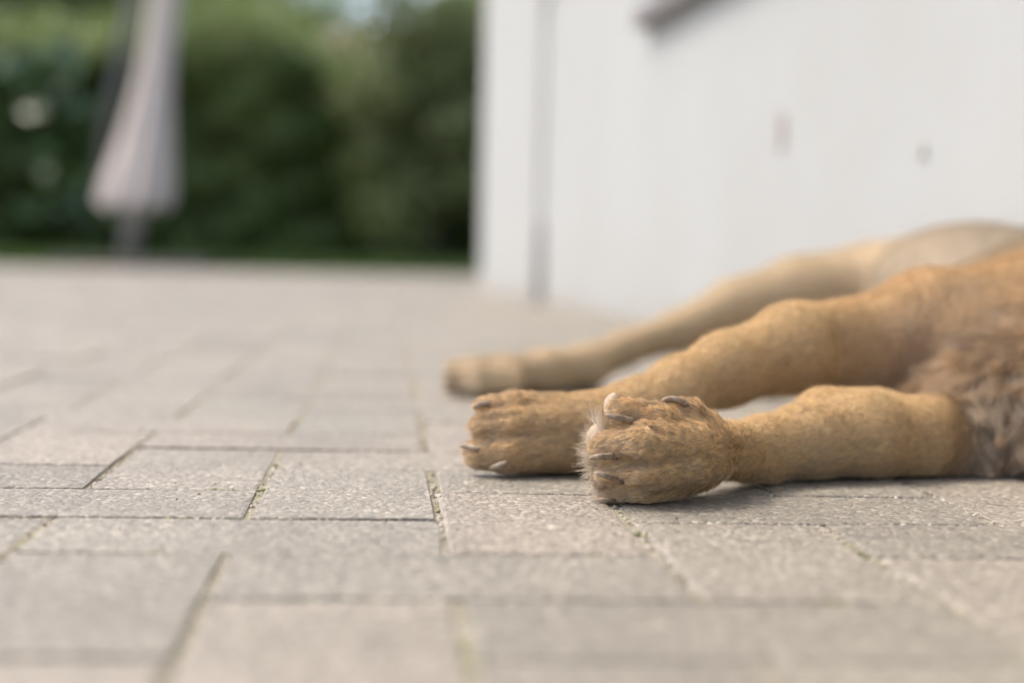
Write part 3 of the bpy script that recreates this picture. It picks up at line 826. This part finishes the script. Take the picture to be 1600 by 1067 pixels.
sel = nf[above & (chestW < .8)]
f, p, nn = roots(sel, (Wf[sel] @ dA))
L = (Wf[f] @ lA) * RNG.uniform(.65, 1.2, len(f)); Gd = Gf[f].copy()
armw = Wf[f][:, KNAMES.index('arm')][:, None]
Gd = Gd / (np.linalg.norm(Gd, axis=1)[:, None] + 1e-9) * (1 - .85 * armw) + armw * np.array([-.1, -.2, -1.0])
lift = np.full(len(f), .46) + RNG.normal(size=len(f)) * .12
S = strands(p, nn, Gd, L, lift)
def clump(S, p, ratio, power, amount, spread, jit=0.0):
    gi = RNG.choice(len(p), max(20, len(p) // ratio), replace=False); kd = KDTree(len(gi))
    for k, i in enumerate(gi): kd.insert(p[i], k)
    kd.balance()
    own = np.array([kd.find(q)[1] for q in p]); lead = S[gi[own]]
    lead = lead + (RNG.normal(size=(len(gi), 3)) * jit)[own][:, None, :] * np.linspace(0, 1, S.shape[1])[None, :, None] ** 1.6
    if not np.isscalar(amount): amount = amount[:, None, None]
    tt = np.linspace(0, 1, S.shape[1])[None, :, None] ** power * amount
    return S * (1 - tt) + (lead + (p - p[gi[own]])[:, None, :] * spread) * tt, own, len(gi)
S, own, ng_ = clump(S, p, 22, 1.2, .03 + .50 * (Wf[f][:, KNAMES.index('paw')] + Wf[f][:, KNAMES.index('toe')]), .25)
lock = 1 + (RNG.uniform(-.28, .25, ng_)[own] * (.05 + .95 * (Wf[f][:, KNAMES.index('paw')] + Wf[f][:, KNAMES.index('toe')])))[:, None]
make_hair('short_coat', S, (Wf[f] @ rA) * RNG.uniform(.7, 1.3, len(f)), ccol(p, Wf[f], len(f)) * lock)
# shaggy chest hair in locks
sel = nf[above & (chestW > .30) & (FC @ FH < 1.42)]
f, p, nn = roots(sel, chestW[sel] * 1.6e6)
gd = (-CU * 1.0 + CR * .10 - CF * .15); hi_ = np.clip((p[:, 2] - .05) / .06, 0, 1)[:, None]
Gd = gd[None, :] * (1 - .55 * hi_) + (-CR * .9 - CU * .25)[None, :] * hi_
L = np.clip(.040 + .012 * lumpy(p, 20, 4), .026, .056) * RNG.uniform(.45, 1.15, len(f)) * (.35 + .65 * np.clip((chestW[f] - .3) / .4, 0, 1))
S = strands(p, nn, Gd, L, np.full(len(f), .42) + RNG.normal(size=len(f)) * .12, 8, .26)
wv = lumpy(p, 60.0, 91); S = S + (CR[None, None, :] * (np.sin(np.linspace(0, 5.5, 8)[None, :] + 6 * wv[:, None]) * np.linspace(0, 1, 8)[None, :] * .0022)[:, :, None])
S, own, ng_ = clump(S, p, 70, 1.5, .66, .22, .0055)
lockc = RNG.uniform(.4, 1.35, ng_)[own][:, None]
make_hair('chest_hair', S, np.full(len(f), .00010) * RNG.uniform(.7, 1.3, len(f)), ccol(p, Wf[f], len(f)) * lockc)
# pale tufts between the pads of the near paw
tp, td, tl = [], [], []
for (x, y, z, n, dx, dy, ln) in ((932, 690, .944, 170, -1, -.35, .0085), (928, 712, .944, 190, -1, .15, .0085), (935, 733, .945, 170, -1, .35, .0090), (940, 755, .946, 140, -.7, .6, .009),
                                 (938, 672, .946, 80, -.35, -1.0, .013), (945, 770, .946, 60, -.6, .5, .006)):
    for _ in range(n):
        tp.append(P(x + random.gauss(0, 5), y + random.gauss(0, 7), z + random.gauss(0, .002)))
        d = CR * dx - CU * dy + CF * random.gauss(0, .35) + CR * random.gauss(0, .3) + CU * random.gauss(0, .35)
        td.append(d / np.linalg.norm(d)); tl.append(ln * random.uniform(.6, 1.25))
tp, td, tl = np.array(tp), np.array(td), np.array(tl)
t5 = np.linspace(0, 1, 5)[None, :, None]
S = tp[:, None, :] + td[:, None, :] * tl[:, None, None] * t5 + (RNG.normal(size=(len(tp), 1, 3)) * .0012) * t5 ** 2
make_hair('pad_tuft', S, np.full(len(tp), .00009), np.clip(np.array([.74, .63, .47]) * RNG.uniform(.7, 1.15, (len(tp), 1)), 0, .95))

# claws and pads
def claw(pts, r0, parent=dog):
    w = [P(*q) for q in pts]; a, b, c = w; P5 = []; R5 = []
    for i in range(10):
        t = i / 9; P5.append(a * (1 - t) ** 2 + 2 * b * t * (1 - t) + c * t * t + BODY_OFF); R5.append(r0 * (1 - .18 * t) * math.sqrt(max(.04, 1 - max(0, (t - .55) / .45) ** 2.2)))
    V, F = tube(P5, R5, 12, .8); return link('claw', mesh_np('claw', V, F, MCLAW), parent)
claw([(990, 659, .934), (966, 653, .920), (945, 647, .928)], .0022)
claw([(962, 714, .927), (940, 711, .909), (921, 716, .919)], .0020)
claw([(972, 752, .929), (946, 742, .912), (929, 738, .920)], .0019)
claw([(966, 782, .940), (946, 782, .925), (933, 780, .931)], .0015)
claw([(1074, 634, .953), (1052, 616, .949), (1031, 629, .951)], .0022)
claw([(766, 632, 1.042), (752, 629, 1.040), (739, 638, 1.046)], .0024)
claw([(748, 704, 1.022), (734, 696, 1.022), (718, 697, 1.031)], .0021)
claw([(792, 724, 1.026), (778, 727, 1.024), (765, 733, 1.030)], .0021)
for y in (583, 595, 605): claw([(712, y, 1.595), (700, y, 1.592), (691, y + 5, 1.60)], .0026)
def pad(px, py, z, rx, ry, rd):
    bm = bmesh.new(); bmesh.ops.create_icosphere(bm, subdivisions=3, radius=1.0)
    for v in bm.verts:
        n = v.co.copy(); k = 1 + .05 * math.sin(9 * n.x + 3) * math.sin(8 * n.z)
        w = P(px, py, z) + CR * n.x * rx * k + CU * n.y * ry * k + CF * n.z * rd * k + BODY_OFF
        v.co = w
    link('paw_pad', bm_mesh('paw_pad', bm, MPAD, True), dog)
pad(960, 636, .953, .0062, .0082, .009); pad(934, 690, .948, .0066, .0105, .011); pad(938, 742, .948, .0062, .0085, .010); pad(952, 770, .952, .005, .006, .008)
pad(990, 705, .978, .012, .016, .009)
nb = bmesh.new(); bmesh.ops.create_uvsphere(nb, u_segments=16, v_segments=10, radius=1.0, matrix=Matrix.Translation(Vector(Q(.437, .043, .622) + BODY_OFF)) @ Matrix.Diagonal((.013, .010, .011, 1)))
link('nose', bm_mesh('nose', nb, MNOSE, True), dog)
